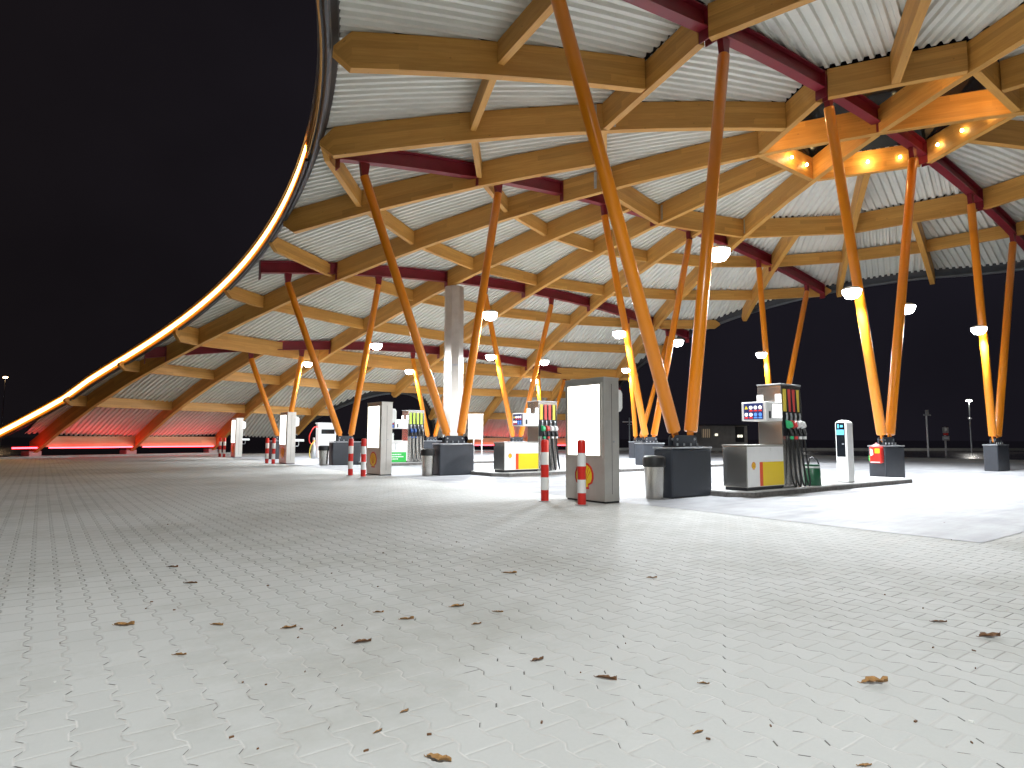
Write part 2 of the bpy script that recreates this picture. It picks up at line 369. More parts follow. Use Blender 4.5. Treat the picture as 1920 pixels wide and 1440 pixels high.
# timber members along a plan path, bottom follows the soffit
def member(name,p0,p1,w,zb,zt,m=WOOD,n=6,tip0=0,tip1=0,parent=roof,follow=True,squeeze=.42):
    p0=Vector((p0[0],p0[1])); p1=Vector((p1[0],p1[1])); d=(p1-p0); L=d.length; d/=L; s=Vector((-d.y,d.x))*w/2
    secs=[]
    if follow: fz=lambda q:Sr(q.length)
    else:
        za,zc=Sr(p0.length),Sr(p1.length); fz=lambda q:za+(zc-za)*((q-p0).length/L)
    for i in range(n+1):
        q=p0+d*L*i/n; z=fz(q); secs.append((q,z+zb,z+zt,L*i/n))
    hm=(zt-zb)*squeeze
    if tip1: q=p1+d*tip1; z=fz(q) if follow else fz(p1); secs.append((q,z+zb+hm,z+zt-hm,L+tip1))
    if tip0: q=p0-d*tip0; z=fz(q) if follow else fz(p0); secs.insert(0,(q,z+zb+hm,z+zt-hm,-tip0))
    mb=MB(); H=zt-zb
    for i in range(len(secs)-1):
        (q,a,b,l),(q2,a2,b2,l2)=secs[i],secs[i+1]
        A=[(q.x-s.x,q.y-s.y,a),(q.x+s.x,q.y+s.y,a),(q.x+s.x,q.y+s.y,b),(q.x-s.x,q.y-s.y,b)]
        B=[(q2.x-s.x,q2.y-s.y,a2),(q2.x+s.x,q2.y+s.y,a2),(q2.x+s.x,q2.y+s.y,b2),(q2.x-s.x,q2.y-s.y,b2)]
        for k in range(4):
            k2=(k+1)%4; va=[0,w,w+H,2*w+H][k]; vb=[w,w+H,2*w+H,2*w+2*H][k]
            if k==3: va,vb=w+H,w
            mb.face([A[k],B[k],B[k2],A[k2]],[(l,va),(l2,va),(l2,vb),(l,vb)])
        if i==0: mb.face([A[3],A[2],A[1],A[0]],[(0,0),(0,w),(H,w),(H,0)])
        if i==len(secs)-2: mb.face(B,[(0,0),(0,w),(H,w),(H,0)])
    return mb.build(name,m,parent)
DEEP=.78
HR=3.3
foot=lambda th: 58<(th%180)<122
plates=[]
for k in range(24):
    th=15*k
    if th%180==0: continue
    end=min(rb(th)-.62,39.3) if rb(th)<38.8 else 39.3
    if th%60==0:
        if th<180: continue          # built with its opposite
        e1=min(rb(th-180)-.62,39.3) if rb(th-180)<38.8 else 39.3
        # the two main ribs cross the hub: one runs through, the other butts against it
        if th==240: member('timber_rib',pol2(60,.11),pol2(60,e1),.2,0,DEEP,n=16,tip1=.0 if e1>38 else .35); member('timber_rib',pol2(240,.11),pol2(240,end),.2,0,DEEP,n=16)
        else: member('timber_rib',pol2(300,end),pol2(120,e1),.2,.003,DEEP+.002,n=32)
    elif th%30==0: member('timber_rib',pol2(th,2.97),pol2(th,end),.2,0,DEEP,n=10,tip1=.35)
    else: member('timber_rib',pol2(th,8.15),pol2(th,end),.2,0,DEEP,n=8 if end<25 else 12,tip1=.35 if end<38 else 0)
for th in (67.5,82.5,97.5,112.5): 
    e=min(rb(th)-.62,39.3) if rb(th)<38.8 else 39.3
    member('timber_rib',pol2(th,27.4*c75+.12),pol2(th,e),.2,0,DEEP,n=6,tip1=.35 if e<38 else 0)
for k in range(6): # hub hexagon
    a,b=Vector(pol2(60*k,HR)),Vector(pol2(60*k+60,HR)); d=(b-a).normalized()
    member('hub_beam',a+d*.14,b-d*.14,.18,.01,DEEP-.01,n=2,follow=False)
def ring(rad,t0,t1,w,zb,zt):
    a,b=Vector(pol2(t0,rad)),Vector(pol2(t1,rad)); d=(b-a); L=d.length; d/=L; g=.12
    ins=lambda p:p.length<rb(math.degrees(math.atan2(p.y,p.x)))-.55
    N=60; ok=[ins(a+d*(g+(L-2*g)*i/N)) for i in range(N+1)]
    if not any(ok): return
    i0=ok.index(True); i1=N-ok[::-1].index(True)
    if (i1-i0)<4: return
    p,q=a+d*(g+(L-2*g)*i0/N),a+d*(g+(L-2*g)*i1/N)
    # straight chord: heights taken from the two ribs it sits between
    z0,z1=Sr(a.length),Sr(b.length); zz=lambda P:z0+(z1-z0)*((P-a).length/L)
    mb=None
    member('purlin',p,q,w,zb+zz(p)-Sr(p.length) if False else zb,zt,n=1,follow=False,tip0=.25 if i0>0 else 0,tip1=.25 if i1<N else 0) if False else chord('purlin',p,q,zz(p),zz(q),w,zb,zt,i0>0,i1<N)
def chord(name,p,q,zp,zq,w,zb,zt,c0,c1,m=WOOD):
    d=(q-p); L=d.length; d/=L; s=Vector((-d.y,d.x))*w/2; H=zt-zb; mb=MB()
    secs=[(p,zp+zb,zp+zt,0),(q,zq+zb,zq+zt,L)]
    if c1: secs.append((q+d*.3,zq+zb+H*.42,zq+zt-H*.42,L+.3))
    if c0: secs.insert(0,(p-d*.3,zp+zb+H*.42,zp+zt-H*.42,-.3))
    for i in range(len(secs)-1):
        (a,a0,b0,l),(e,a2,b2,l2)=secs[i],secs[i+1]
        A=[(a.x-s.x,a.y-s.y,a0),(a.x+s.x,a.y+s.y,a0),(a.x+s.x,a.y+s.y,b0),(a.x-s.x,a.y-s.y,b0)]
        B=[(e.x-s.x,e.y-s.y,a2),(e.x+s.x,e.y+s.y,a2),(e.x+s.x,e.y+s.y,b2),(e.x-s.x,e.y-s.y,b2)]
        for k in range(4):
            k2=(k+1)%4; va=[0,w,w+H,w+H][k]; vb=[w,w+H,2*w+H,w][k]
            mb.face([A[k],B[k],B[k2],A[k2]],[(l,va),(l2,va),(l2,vb),(l,vb)])
        if i==0: mb.face([A[3],A[2],A[1],A[0]])
        if i==len(secs)-2: mb.face(B)
    return mb.build(name,m,roof)
for k in range(12): ring(8.3,30*k,30*k+30,.18,.01,DEEP-.01)
for k in range(24): ring(11.95,15*k,15*k+15,.16,.24,DEEP-.02)
for k in range(12):
    t=15*k
    for rad in (15.95,19.85,23.55): ring(rad,t,t+15,.16,.24,DEEP-.02)
    ring(27.4,t,t+15,.18,.01,DEEP-.01)
for k in range(7,17):
    t=7.5*k
    for rad in (31.2,34.95): ring(rad,t,t+7.5,.16,.24,DEEP-.02)
# pale foot boards over the red light tubes
for t in (60,67.5,105,112.5):
    a,b=Vector(pol2(t,38.5)),Vector(pol2(t+7.5,38.5)); d=(b-a).normalized(); z=Sr(38.5)
    chord('foot_board',a+d*.12,b-d*.12,z,z,.14,.05,.62,False,False,WOODP)
t0,t1=119.9,122.2
# dark red steel beams on the column lines (straight in plan, cut between the ribs)
def steel_row(v):
    if v==0: cuts=[-15.6,-8.2,-3.25,0,3.25,8.2,15.6]
    else:
        xs=[]
        for th in [15*k for k in range(1,12)]:
            x=v/math.tan(math.radians(th))
            if math.hypot(x,v)<rb(th)-.4 and (th%30==0 or math.hypot(x,v)>8.2) : xs.append(x)
        def edge(sg):
            x=0
            while math.hypot(x,v)<rb(math.degrees(math.atan2(v,x)))-.75 and abs(x)<25: x+=sg*.05
            return x
        cuts=sorted(set([edge(-1)]+xs+[edge(1)]))
    for a,b in zip(cuts,cuts[1:]):
        if b-a<.5: continue
        a2,b2=a+.13,b-.13; mb=MB(); n=3; H=.46; W=.26; tf=.035
        for i in range(n):
            xa,xb=a2+(b2-a2)*i/n,a2+(b2-a2)*(i+1)/n; za,zb_=Sr(math.hypot(xa,v))+.27,Sr(math.hypot(xb,v))+.27
            for (y0,y1,h0,h1) in ((-W/2,W/2,0,tf),(-.012,.012,tf,H-tf),(-W/2,W/2,H-tf,H)):
                P=[(xa,v+y0,za+h0),(xa,v+y1,za+h0),(xa,v+y1,za+h1),(xa,v+y0,za+h1)]; Q=[(xb,v+y0,zb_+h0),(xb,v+y1,zb_+h0),(xb,v+y1,zb_+h1),(xb,v+y0,zb_+h1)]
                for k in range(4): mb.face([P[k],Q[k],Q[(k+1)%4],P[(k+1)%4]])
                mb.face(P[::-1]); mb.face(Q)
        for x in (a2-.012,b2+.012): mb.box((x,v,Sr(math.hypot(x,v))+.38),(.024,.28,.72))
        mb.build('steel_beam',REDST,roof)
for v in (0,8.47,16.94,25.41,-8.47): steel_row(v)
# grey joint plates where members meet
for th in range(0,360,30):
    if th%180==0: continue
    for rad in (8.3,):
        for sg in (-1,1):
            d=Vector(pol2(th,1)); s=Vector((-d.y,d.x)); p=d*(rad+.27*sg)
            for sd in (-1,1):
                mb=MB(); q=p+s*.107*sd; mb.box((q.x,q.y,Sr(rad)+.42),(.09,.012,.6),math.radians(th)); mb.build('joint_plate',GALV,roof)
# edge: soffit strip, gutter, fascia and light strip swept along the boundary
def edge_curve(kind):
    P=[]
    if kind=='left':
        B=[p for p in ATD if p[1]<34.3]; E=[(math.degrees(math.atan2(y,x)),math.hypot(x,y)) for x,y in ((18.5,30.1),(19.3,30.95),(20.2,31.75),(21.2,32.5),(22.4,33.3),(23.6,34.0))]
        L=[(180-a,r) for a,r in (B+E)[::-1]]+[(180+a,r) for a,r in (B+E)[1:]]
    elif kind=='right': L=[(-a,r) for a,r in ATD[::-1]]+[(a,r) for a,r in ATD[1:]]
    else: L=[(89+9.3-18.6*i/40,0) for i in range(41)]; L=[(t,32.0+.079*(t-89)**2) for t,_ in L]
    return [Vector((*pol2(t,r),Sr(r))) for t,r in L]
def sweep(name,P,prof,m,closed=False,parent=roof,rng=None):
    sec=[]; mid=len(P)//2; d=P[mid+1]-P[mid-1]; sgn=1 if d.y*P[mid].x-d.x*P[mid].y>0 else -1
    for i,p in enumerate(P):
        d=P[min(i+1,len(P)-1)]-P[max(i-1,0)]; d.z=0; d.normalize(); nrm=Vector((d.y,-d.x,0))*sgn
        sec.append([tuple(p+nrm*o+Vector((0,0,h))) for o,h in prof])
    mb=MB(); n=len(prof)
    for i in range(len(P)-1):
        for k in range(n if closed else n-1):
            k2=(k+1)%n; mb.face([sec[i][k],sec[i+1][k],sec[i+1][k2],sec[i][k2]])
    return mb.build(name,m,parent,fix=False)
def circ(o,h,r,n=10): return [(o+r*math.cos(2*pi*k/n),h+r*math.sin(2*pi*k/n)) for k in range(n)]
for kd in ('left','right','mid'):
    P=edge_curve(kd)
    sweep('edge_soffit',P,[(-.40,.93),(-.36,.79),(-.20,.60),(-.03,.56)],BLACKM)
    sweep('gutter',P,circ(-.17,.56,.075),GUTM,True)
    sweep('fascia',P,[(-.03,.52),(-.03,.66),(.0,.66),(.0,.98),(-.05,.98),(-.05,.52)],YFAS if kd=='left' else BLACKM,True)
    sweep('roof_edge_cap',P,[(-.5,.99),(.06,.99),(.06,1.03),(-.5,1.03)],BLACKM,True)
    if kd=='left':
        P=[p for p in P if p.y>8.6]
        sweep('light_strip',P,[(.010,.68),(.022,.68),(.022,.88),(.010,.88)],LEDW,True); sweep('amber_glow_band',P,[(.002,.56),(.010,.56),(.010,.96),(.002,.96)],AMBER_GLOW,True); sweep('drip_tube',P,circ(-.03,.47,.05),GUTM,True)  # amber band imitates the bloom of the strip
    # top skin over the outer metre of the roof
# dark roofing above the corrugated sheets
mb=MB(); TL=sorted(set([float(k) for k in range(361)]+[b+sg*.25*k for b in (60,120,240,300) for sg in (-1,1) for k in range(40)]))
def mq(t,ii):
    r=3.2+(rb(t)-.3-3.2)*ii/12; x,y=pol2(t,r); return (x,y,Sr(r)+1.0)
for a_,b_ in zip(TL,TL[1:]):
    for i in range(12): mb.face([mq(a_,i),mq(b_,i),mq(b_,i+1),mq(a_,i+1)])
mb.build('roof_membrane',BLACKM,roof,fix=False)
# glazed lantern over the hub and its bulbs
mb=MB(); lo=[Vector((*pol2(60*k,3.25),Sr(3)+.8)) for k in range(6)]; hi=[Vector((*pol2(60*k,2.6),Sr(3)+1.75)) for k in range(6)]
for k in range(6): mb.face([lo[k],lo[(k+1)%6],hi[(k+1)%6],hi[k]])
mb.face(hi); mb.build('hub_lantern',GLASSD,roof)
hb=[]
for k in range(6):
    a,b=Vector(pol2(60*k,HR-.2)),Vector(pol2(60*k+60,HR-.2))
    for f in (.2,.5,.8):
        p=a.lerp(b,f); mb=MB(); mb.lathe([(.015,-.045),(.038,-.03),(.038,.02),(.025,.04)],(p.x,p.y,Sr(3)+.34),10); mb.build('hub_bulb',BULB,roof)
    m_=a.lerp(b,.5)*.9
    if k%2==0 or k==1: lamp('hub_lamp','POINT',(m_.x,m_.y,Sr(3)+.36),30,(1,.62,.27),roof,.05)
# foot blocks, kerbs and red tubes
def footings(t):
    p=pol2(t,39.3); mb=MB(); mb.box((p[0],p[1],.17),(.75,.6,.34),math.radians(t)); mb.build('foot_block',CONC,roof,bevel=.03)
for t in (60,67.5,75,105,112.5,120): footings(t)
for t in (60,67.5,105,112.5,119.95):
    d=7.5 if t<119 else 2.2
    a,b=Vector(pol2(t,38.35)),Vector(pol2(t+d,38.35)); u=(b-a).normalized(); a+=u*.3; b-=u*(.3 if d>3 else 0)
    mb=MB(); mb.tube([(a.x,a.y,.52),(b.x,b.y,.52)],.035,8); mb.build('red_light_tube',LEDR,roof)
    mid=(a+b)/2; L=(b-a).length; aim=mid*(35.2/mid.length)
    lamp('red_lamp','AREA',(mid.x,mid.y,.62),K_RED*L/5,(1,.012,.02),roof,aim=(aim.x,aim.y,2.6),size=(L,.08))
# ------------------------------------------------------------------ V columns and floodlights
COLS=[0,8.79,17.58]; ROWS=[0,8.47,16.94,25.41]
SL={0:(-.405,.195),1:(-.275,.315),2:(-.12,.43)}
PH_=.944
def column(ci,ri,label,v=None):
    u=COLS[ci]; v=ROWS[ri] if v is None else v
    t=thing('support_column',label,'column',(u,v,0),0,'orange V columns under the canopy')
    mb=MB(); mb.box((0,0,PH_/2-.02),(1.2,.44,PH_-.04)); mb.build('plinth',ANTH,t,bevel=.035)
    mb=MB(); mb.box((0,0,PH_-.015),(1.22,.46,.03)); mb.build('plinth_cap',GALV if (ci,ri)!=(0,0) else GALV,t,bevel=.006)
    mb=MB(); mb.box((0,0,PH_+.0125),(.82,.30,.025)); mb.build('base_plate',BLACKM,t)
    mb=MB()
    mb.poly([(-.34,PH_+.025),(.34,PH_+.025),(.34,PH_+.17),(.28,PH_+.23),(-.28,PH_+.23),(-.34,PH_+.17)],'y',-.075,-.045); mb.poly([(-.34,PH_+.025),(.34,PH_+.025),(.34,PH_+.17),(.28,PH_+.23),(-.28,PH_+.23),(-.34,PH_+.17)],'y',.045,.075); mb.build('bracket',ANTH,t)
    for x in (-.26,.26):
        mb=MB(); mb.tube([(x,-.09,PH_+.15),(x,.09,PH_+.15)],.024,8); mb.build('bolt',GALV,t)
    for x in (-.3,-.1,.1,.3):
        mb=MB(); mb.tube([(x,-.115,PH_+.02),(x,-.115,PH_+.075)],.018,6); mb.build('bolt',GALV,t)
    pts=[]
    for side in (0,1):
        sl=SL[ci][side]; b=Vector(((-.25,.25)[side],0,PH_+.30))
        z=8.5
        for _ in range(8): z=Sr(math.hypot(u+sl*(z-.94)-CU,v-CV))-.10
        e=Vector((sl*(z-.94),0,z)); d=(e-b).normalized()
        mb=MB(); mb.tube([b,b+d*.02,e-d*.02,e],[.115,.128,.128,.115],20); o=mb.build('leg',ORANGE,t,smooth=True)
        mb=MB(); 
        q=b-d*.22; s=.08
        mb.poly([(b.x-.09,b.z+.02),(b.x+.09,b.z+.02),(q.x+.05,q.z),(q.x-.05,q.z)],'y',-.02,.02); mb.build('knife_plate',ORANGE,o)
        mb=MB(); mb.poly([(e.x-.07,e.z-.12),(e.x+.07,e.z-.12),(e.x+.14,e.z+.36),(e.x-.14,e.z+.36)],'y',-.07,.07); mb.build('head_bracket',REDST,o)
        pts.append((b,d))
    return t,pts
CL={(0,0):'nearest orange V column, its dark plinth beside the closest light box',
(1,0):'orange V column whose plinth carries the red fire extinguisher cover',
(2,0):'orange V column nearest the right edge of the picture',
(0,1):'orange V column in front of the tall stainless flue',
(1,1):'orange V column seen between the two legs and plinth of the nearest column, grey plinth half hidden',
(2,1):'orange V column rising straight behind the nearest fuel pump',
(0,2):'orange V column in front of the white service cabinet with a red hose',
(1,2):'orange V column standing behind the middle fuel pump with the yellow panel',
(2,2):'far orange V column just left of and behind the one with the half hidden plinth',
(0,3):'far left orange V column behind the third light box',
(1,3):'far orange V column behind the pump with green labels',
(2,3):'farthest orange V column, seen past the top of the middle fuel pump'}
FLC=(.90,.95,1.0)
def flood(ci,ri,side,pts,label,v=None):
    u=COLS[ci]; v=ROWS[ri] if v is None else v; b,d=pts[side]; p=b+d*((5.05-b.z)/d.z); sg=(-1,1)[side]
    x=p.x+sg*.40
    t=thing('floodlight',label,'lamp',(u+x,v,5.05),0,'white floodlights on the column legs')
    mb=MB(); mb.box((-sg*.15,0,.045),(.2,.05,.04)); mb.build('arm',GALV,t)
    mb=MB(); mb.lathe([(.24,.02),(.25,.035),(.18,.09),(.06,.12)],n=20); mb.build('housing',CREAM,t,smooth=True)
    mb=MB(); mb.lathe([(.05,-.21),(.15,-.18),(.22,-.08),(.235,.018)],n=20); mb.build('lens',LAMPM,t,smooth=True)
    lamp('flood_lamp','SPOT',(0,0,-.26),K_FLOOD,FLC,t,.16,aim=(sg*1.3,0,-5),angle=170,blend=.45)
where={(0,0):'nearest column',(1,0):'extinguisher column',(2,0):'column at the right edge',(0,1):'column before the steel flue',(1,1):'half hidden column behind the nearest one',(2,1):'column behind the nearest pump',(0,2):'column by the white cabinet',(1,2):'column behind the middle pump',(2,2):'far column left of the half hidden one',(0,3):'far left column',(1,3):'far column behind the green labelled pump',(2,3):'farthest column past the middle pump'}
for (ci,ri),lb in CL.items():
    t,pts=column(ci,ri,lb)
    for side in ((1,),(0,1),(0,))[ci]:
        flood(ci,ri,side,pts,'white floodlight on the %s leg of the %s'%(('left','right')[side],where[(ci,ri)]))
# ------------------------------------------------------------------ ground
def sheet(name,pts,z,m):
    mb=MB(); mb.face([(x,y,z) for x,y in pts]); o=mb.build(name,m,None,fix=False); tag(o,kind='structure'); return o
sheet('ground',[(-900,-900),(900,-900),(900,900),(-900,900)],-.008,ASPH)
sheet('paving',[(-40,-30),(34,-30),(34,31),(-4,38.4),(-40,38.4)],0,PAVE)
sheet('forecourt_slab',[(-1.85,-5.35),(27,-5.35),(27,31),(-1.85,31)],.004,SLAB)
# planted strip with kerbs along the foot of the canopy
for t0_,t1_ in ((58,76.5),(103.5,126)):
    mb=MB(); N=16
    for i in range(N):
        a,b=t0_+(t1_-t0_)*i/N,t0_+(t1_-t0_)*(i+1)/N
        def q(t,r,z): x,y=pol2(t,r); return (CU+x,CV+y,z)
        for (r0,r1,z) in ((37.7,37.95,.11),): 
            mb.face([q(a,r0,-.01),q(b,r0,-.01),q(b,r0,z),q(a,r0,z)]); mb.face([q(a,r0,z),q(b,r0,z),q(b,r1,z),q(a,r1,z)]); mb.face([q(a,r1,z),q(b,r1,z),q(b,r1,-.01),q(a,r1,-.01)])
    tag(mb.build('kerb',CONC,None,fix=False),kind='structure')
# far kerb
mb=MB(); mb.box((0,0,.12),(70,.35,.24)); o=mb.build('far_kerb',CONC); o.location=(62,20,0); o.rotation_euler=(0,0,math.atan2(-8.4,17.2)); tag(o,kind='structure')
# ------------------------------------------------------------------ emblem: scallop shell in relief
def scallop(mb,at,w,h,normal,mi_r,mi_y,thick=.006):
    """at: centre; normal '-x' or '-y'; builds red shell, yellow inset fan segments"""
    def P(a,b,d):
        return (at[0]-d,at[1]-a,at[2]+b) if normal=='-x' else (at[0]+a,at[1]-d,at[2]+b)
    def outline(k,dy=0):
        pts=[]
        n=28
        for i in range(n+1):
            an=math.radians(-32+244*i/n); rr=.5*(1+.035*abs(math.sin(an*7)))
            pts.append((k*w*rr*math.cos(an),k*h*(rr*math.sin(an))+dy))
        pts+=[(-k*w*.24,-k*h*.36+dy),(-k*w*.26,-k*h*.5+dy),(k*w*.26,-k*h*.5+dy),(k*w*.24,-k*h*.36+dy)]
        return pts
    def plate(pts,d0,d1,mi):
        n=len(pts); i=len(mb.v); mb.v+=[P(a,b,d0) for a,b in pts]+[P(a,b,d1) for a,b in pts]
        mb.f.append(tuple(i+k for k in range(n))); mb.f.append(tuple(i+n+k for k in range(n))); mb.uv+=[[(0,0)]*n]*2; mb.mi+=[mi]*2
        for k in range(n): k2=(k+1)%n; mb.f.append((i+k,i+k2,i+n+k2,i+n+k)); mb.uv.append([(0,0)]*4); mb.mi.append(mi)
    plate(outline(1.0),.0,thick,mi_r); plate(outline(.84,.0),thick+.0005,thick*1.6,mi_y)
    for a in (-62,-40,-20,0,20,40,62):
        s=math.radians(a); x1,y1=.40*w*math.sin(s),.40*h*math.cos(s); x0,y0=x1*.18,-.32*h+(y1+.32*h)*.12; tw=w*.014
        plate([(x0-tw*.5,y0),(x0+tw*.5,y0),(x1+tw,y1),(x1-tw,y1)],thick*1.62,thick*2.0,mi_r)
# ------------------------------------------------------------------ light boxes, bollards, bins
def light_box(u,v,label,shelf):
    t=thing('light_box',label,'light box',(u,v,0),0,'illuminated poster boxes along the forecourt edge')
    W,D,H=1.0,.36,2.14
    mb=MB(); mb.box((D/2+.015,W/2,.05),(D-.03,W-.03,.1)); mb.build('base',BLACKM,t)
    mb=MB(); mb.box((D/2,W/2,(H+.02)/2+.01),(D,W,H-.02)); mb.build('cabinet',STEEL,t,bevel=.008)
    mb=MB(); mb.box((D/2,W/2,H+.012),(D+.012,W+.012,.024)); mb.build('top_cap',STEEL,t,bevel=.004)
    mb=MB()
    for (c,d) in (((-.012,.075,1.425),(.024,.03,1.29)),((-.012,.925,1.425),(.024,.03,1.29)),((-.012,.5,2.055),(.024,.82,.03)),((-.012,.5,.795),(.024,.82,.03))): mb.box(c,d)
    mb.build('panel_frame',STEEL,t)
    mb=MB(); mb.box((-.006,.5,1.425),(.012,.82,1.23)); mb.build('lit_panel',PANEL,t)
    mb=MB(); mb.box((D*.5,-.0015,1.1),(.006,.003,1.9)); mb.build('door_seam',BLACKM,t)
    mb=MB(); mb.tube([(D*.62,0,1.05),(D*.62,-.012,1.05)],.018,10); mb.build('lock',GALV,t)
    mb=MB(); scallop(mb,(-.001,.505,.45),.46,.46,'-x',0,1); mb.build('scallop_emblem',[RED,YEL],t)
    mb=MB(); mb.poly([(D,1.55),(D+.12,1.58),(D+.16,1.64),(D+.16,1.9),(D+.12,1.96),(D,1.98)],'y',.06,.42); mb.build('towel_dispenser',CREAM,t,bevel=.015)
    if shelf:
        mb=MB(); mb.box((D+.19,.24,.98),(.38,.4,.1)); mb.build('shelf',WHITE,t,bevel=.01)
        mb=MB(); mb.tube([(D,.1,.74),(D+.15,.1,.74),(D+.17,.1,.78),(D+.17,.1,.93)],.012,8); mb.build('shelf_bracket',GALV,t)
        mb=MB(); mb.tube([(D,.1,1.22),(D+.08,.1,1.24),(D+.10,.1,1.18)],.012,8); mb.build('hook',GALV,t)
    return t
KP=[(-2.25,-.13,'large light box nearest the camera with a glowing white panel'),(-1.98,9.3,'second light box, its glowing panel left of the pump with the green sign'),(-1.75,18.9,'third light box, narrow and in front of the far left column'),(-1.46,28.8,'farthest light box, small against the red lit canopy foot')]
for i,(u,v,lb) in enumerate(KP): light_box(u,v,lb,i>0)
def bollard():
    t=thing('bollard','x','bollard',(0,0,0),0,'red and white bollards before the light boxes')
    H=1.08; r=.07; zs=[0,.2,.42,.64,.86,H]
    mb=MB(); mb.lathe([(.11,0),(.11,.012),(r,.013)],n=20); mb.build('foot_plate',GALV,t)
    mb=MB(); mb.lathe([(r,.013),(r,H-.05),(r*.94,H-.02),(r*.75,H-.004),(r*.4,H)],n=24); mb.build('post',RED,t,smooth=True)
    for a,b in ((.2,.42),(.64,.86)):
        mb=MB(); n=24
        mb.lathe([(r+.0015,a),(r+.0015,b)],n=n); mb.f=mb.f[:-2]; mb.uv=mb.uv[:-2]; mb.mi=mb.mi[:-2]; mb.build('white_band',WHITE,t,smooth=True)
    return t
BP=[(-2.81,.79,'left'),(-2.70,-.04,'right'),(-2.70,9.77,'left'),(-2.60,9.09,'right'),(-2.24,19.93,'left'),(-2.17,19.24,'right'),(-1.93,30.2,'left'),(-1.84,29.6,'right')]
BW=['nearest light box','second light box','third light box','farthest light box']
b0=bollard()
for i,(u,v,s) in enumerate(BP):
    o=b0 if i==0 else copy_tree(b0); o.location=(u,v,0); o['label']='red and white banded bollard, the %s one of the pair before the %s'%(s,BW[i//2])
def bin_():
    t=thing('litter_bin','x','bin',(0,0,0),0,'steel litter bins beside the plinths')
    mb=MB(); mb.lathe([(.155,0),(.16,.02),(.19,.60)],n=28); mb.build('body',STEELP,t,smooth=True)
    mb=MB(); mb.lathe([(.205,.585),(.21,.60),(.21,.72),(.20,.76),(.15,.785)],n=28); mb.build('lid',RUB,t,smooth=True)
    mb=MB(); mb.lathe([(.13,.7852),(.12,.788)],n=24); mb.build('opening',BLACKM,t)
    return t
n0=bin_()
for i,(u,v,lb) in enumerate([(-.86,-.02,'steel litter bin with black lid beside the nearest plinth'),(-.86,8.50,'steel litter bin with black lid beside the plinth in front of the flue'),(-.86,17.0,'steel litter bin with black lid between the white service cabinet and its plinth'),(9.62,.14,'steel litter bin half hidden right of the extinguisher plinth'),(18.42,.16,'steel litter bin half hidden right of the plinth at the picture edge')]):
    o=n0 if i==0 else copy_tree(n0); o.location=(u,v,.004); o['label']=lb; 
# extinguisher cover on the second plinth
t=thing('fire_extinguisher','red fire extinguisher cover with yellow square hung on a dark plinth','fire extinguisher',(8.79-.6,0,0))
mb=MB(); mb.box((-.10,-.04,.69),(.20,.30,.44)); mb.build('cover',RED,t,bevel=.04)
mb=MB(); mb.lathe([(.10,.912),(.09,.96),(.04,.985)],(-.10,-.04,0),16); mb.lathe([(.02,.985),(.02,1.02)],(-.10,-.04,0),8); mb.build('handle',mat('pale red plastic',(.7,.3,.3),.4),t)
mb=MB(); mb.box((-.203,-.10,.80),(.004,.12,.12)); mb.build('yellow_sticker',YEL,t)
mb=MB(); mb.poly([(.08,.86),(.02,.84),(.0,.70),(.07,.66),(.085,.74)],'x',-.206,-.202); mb.build('pictogram',WHITE,t)
mb=MB(); mb.box((-.203,-.04,.50),(.004,.24,.02)); mb.build('white_stripe',WHITE,t)
t=thing('escape_sign','small green sticker sign on the side of the extinguisher plinth','sign',(8.79-.6,.15,.6))
mb=MB(); mb.box((-.004,0,0),(.008,.12,.14)); mb.build('plate',GREENP,t)
mb=MB(); mb.box((-.0095,0,.01),(.003,.06,.08)); mb.build('pictogram',WHITE,t)
# ------------------------------------------------------------------ pump islands and pumps
def island(u0,u1,v,label,hw=.93):
    t=thing('pump_island',label,'kerb island',(u0,v,0))
    mb=MB(); L=u1-u0; c=.35; out=[(c,-hw),(L-.1,-hw),(L,-hw+.1),(L,hw-.1),(L-.1,hw),(c,hw),(0,hw-c),(0,-hw+c)]
    mb.poly([(x,y) for x,y in out],'z',0,.118); mb.build('slab',ISL,t,bevel=.012)
    mb=MB(); 
    for k in range(len(out)):
        a,b=Vector(out[k]),Vector(out[(k+1)%len(out)]); d=(b-a); L2=d.length; d/=L2; m=(a+b)/2+Vector((d.y,-d.x))*.012
        mb.box((m.x,m.y,.045),(L2,.024,.09),math.atan2(d.y,d.x))
    mb.build('kerb_edge',KERB,t)
    return t
island(.55,8.0,0,'low concrete pump island under the nearest pump and the payment post')
island(.5,8.0,7.75,'low concrete pump island under the middle pump')
island(.5,8.0,16.2,'low concrete pump island under the pump with the green sign')
island(9.8,16.6,8.47,'low concrete island seen behind the nearest light box')
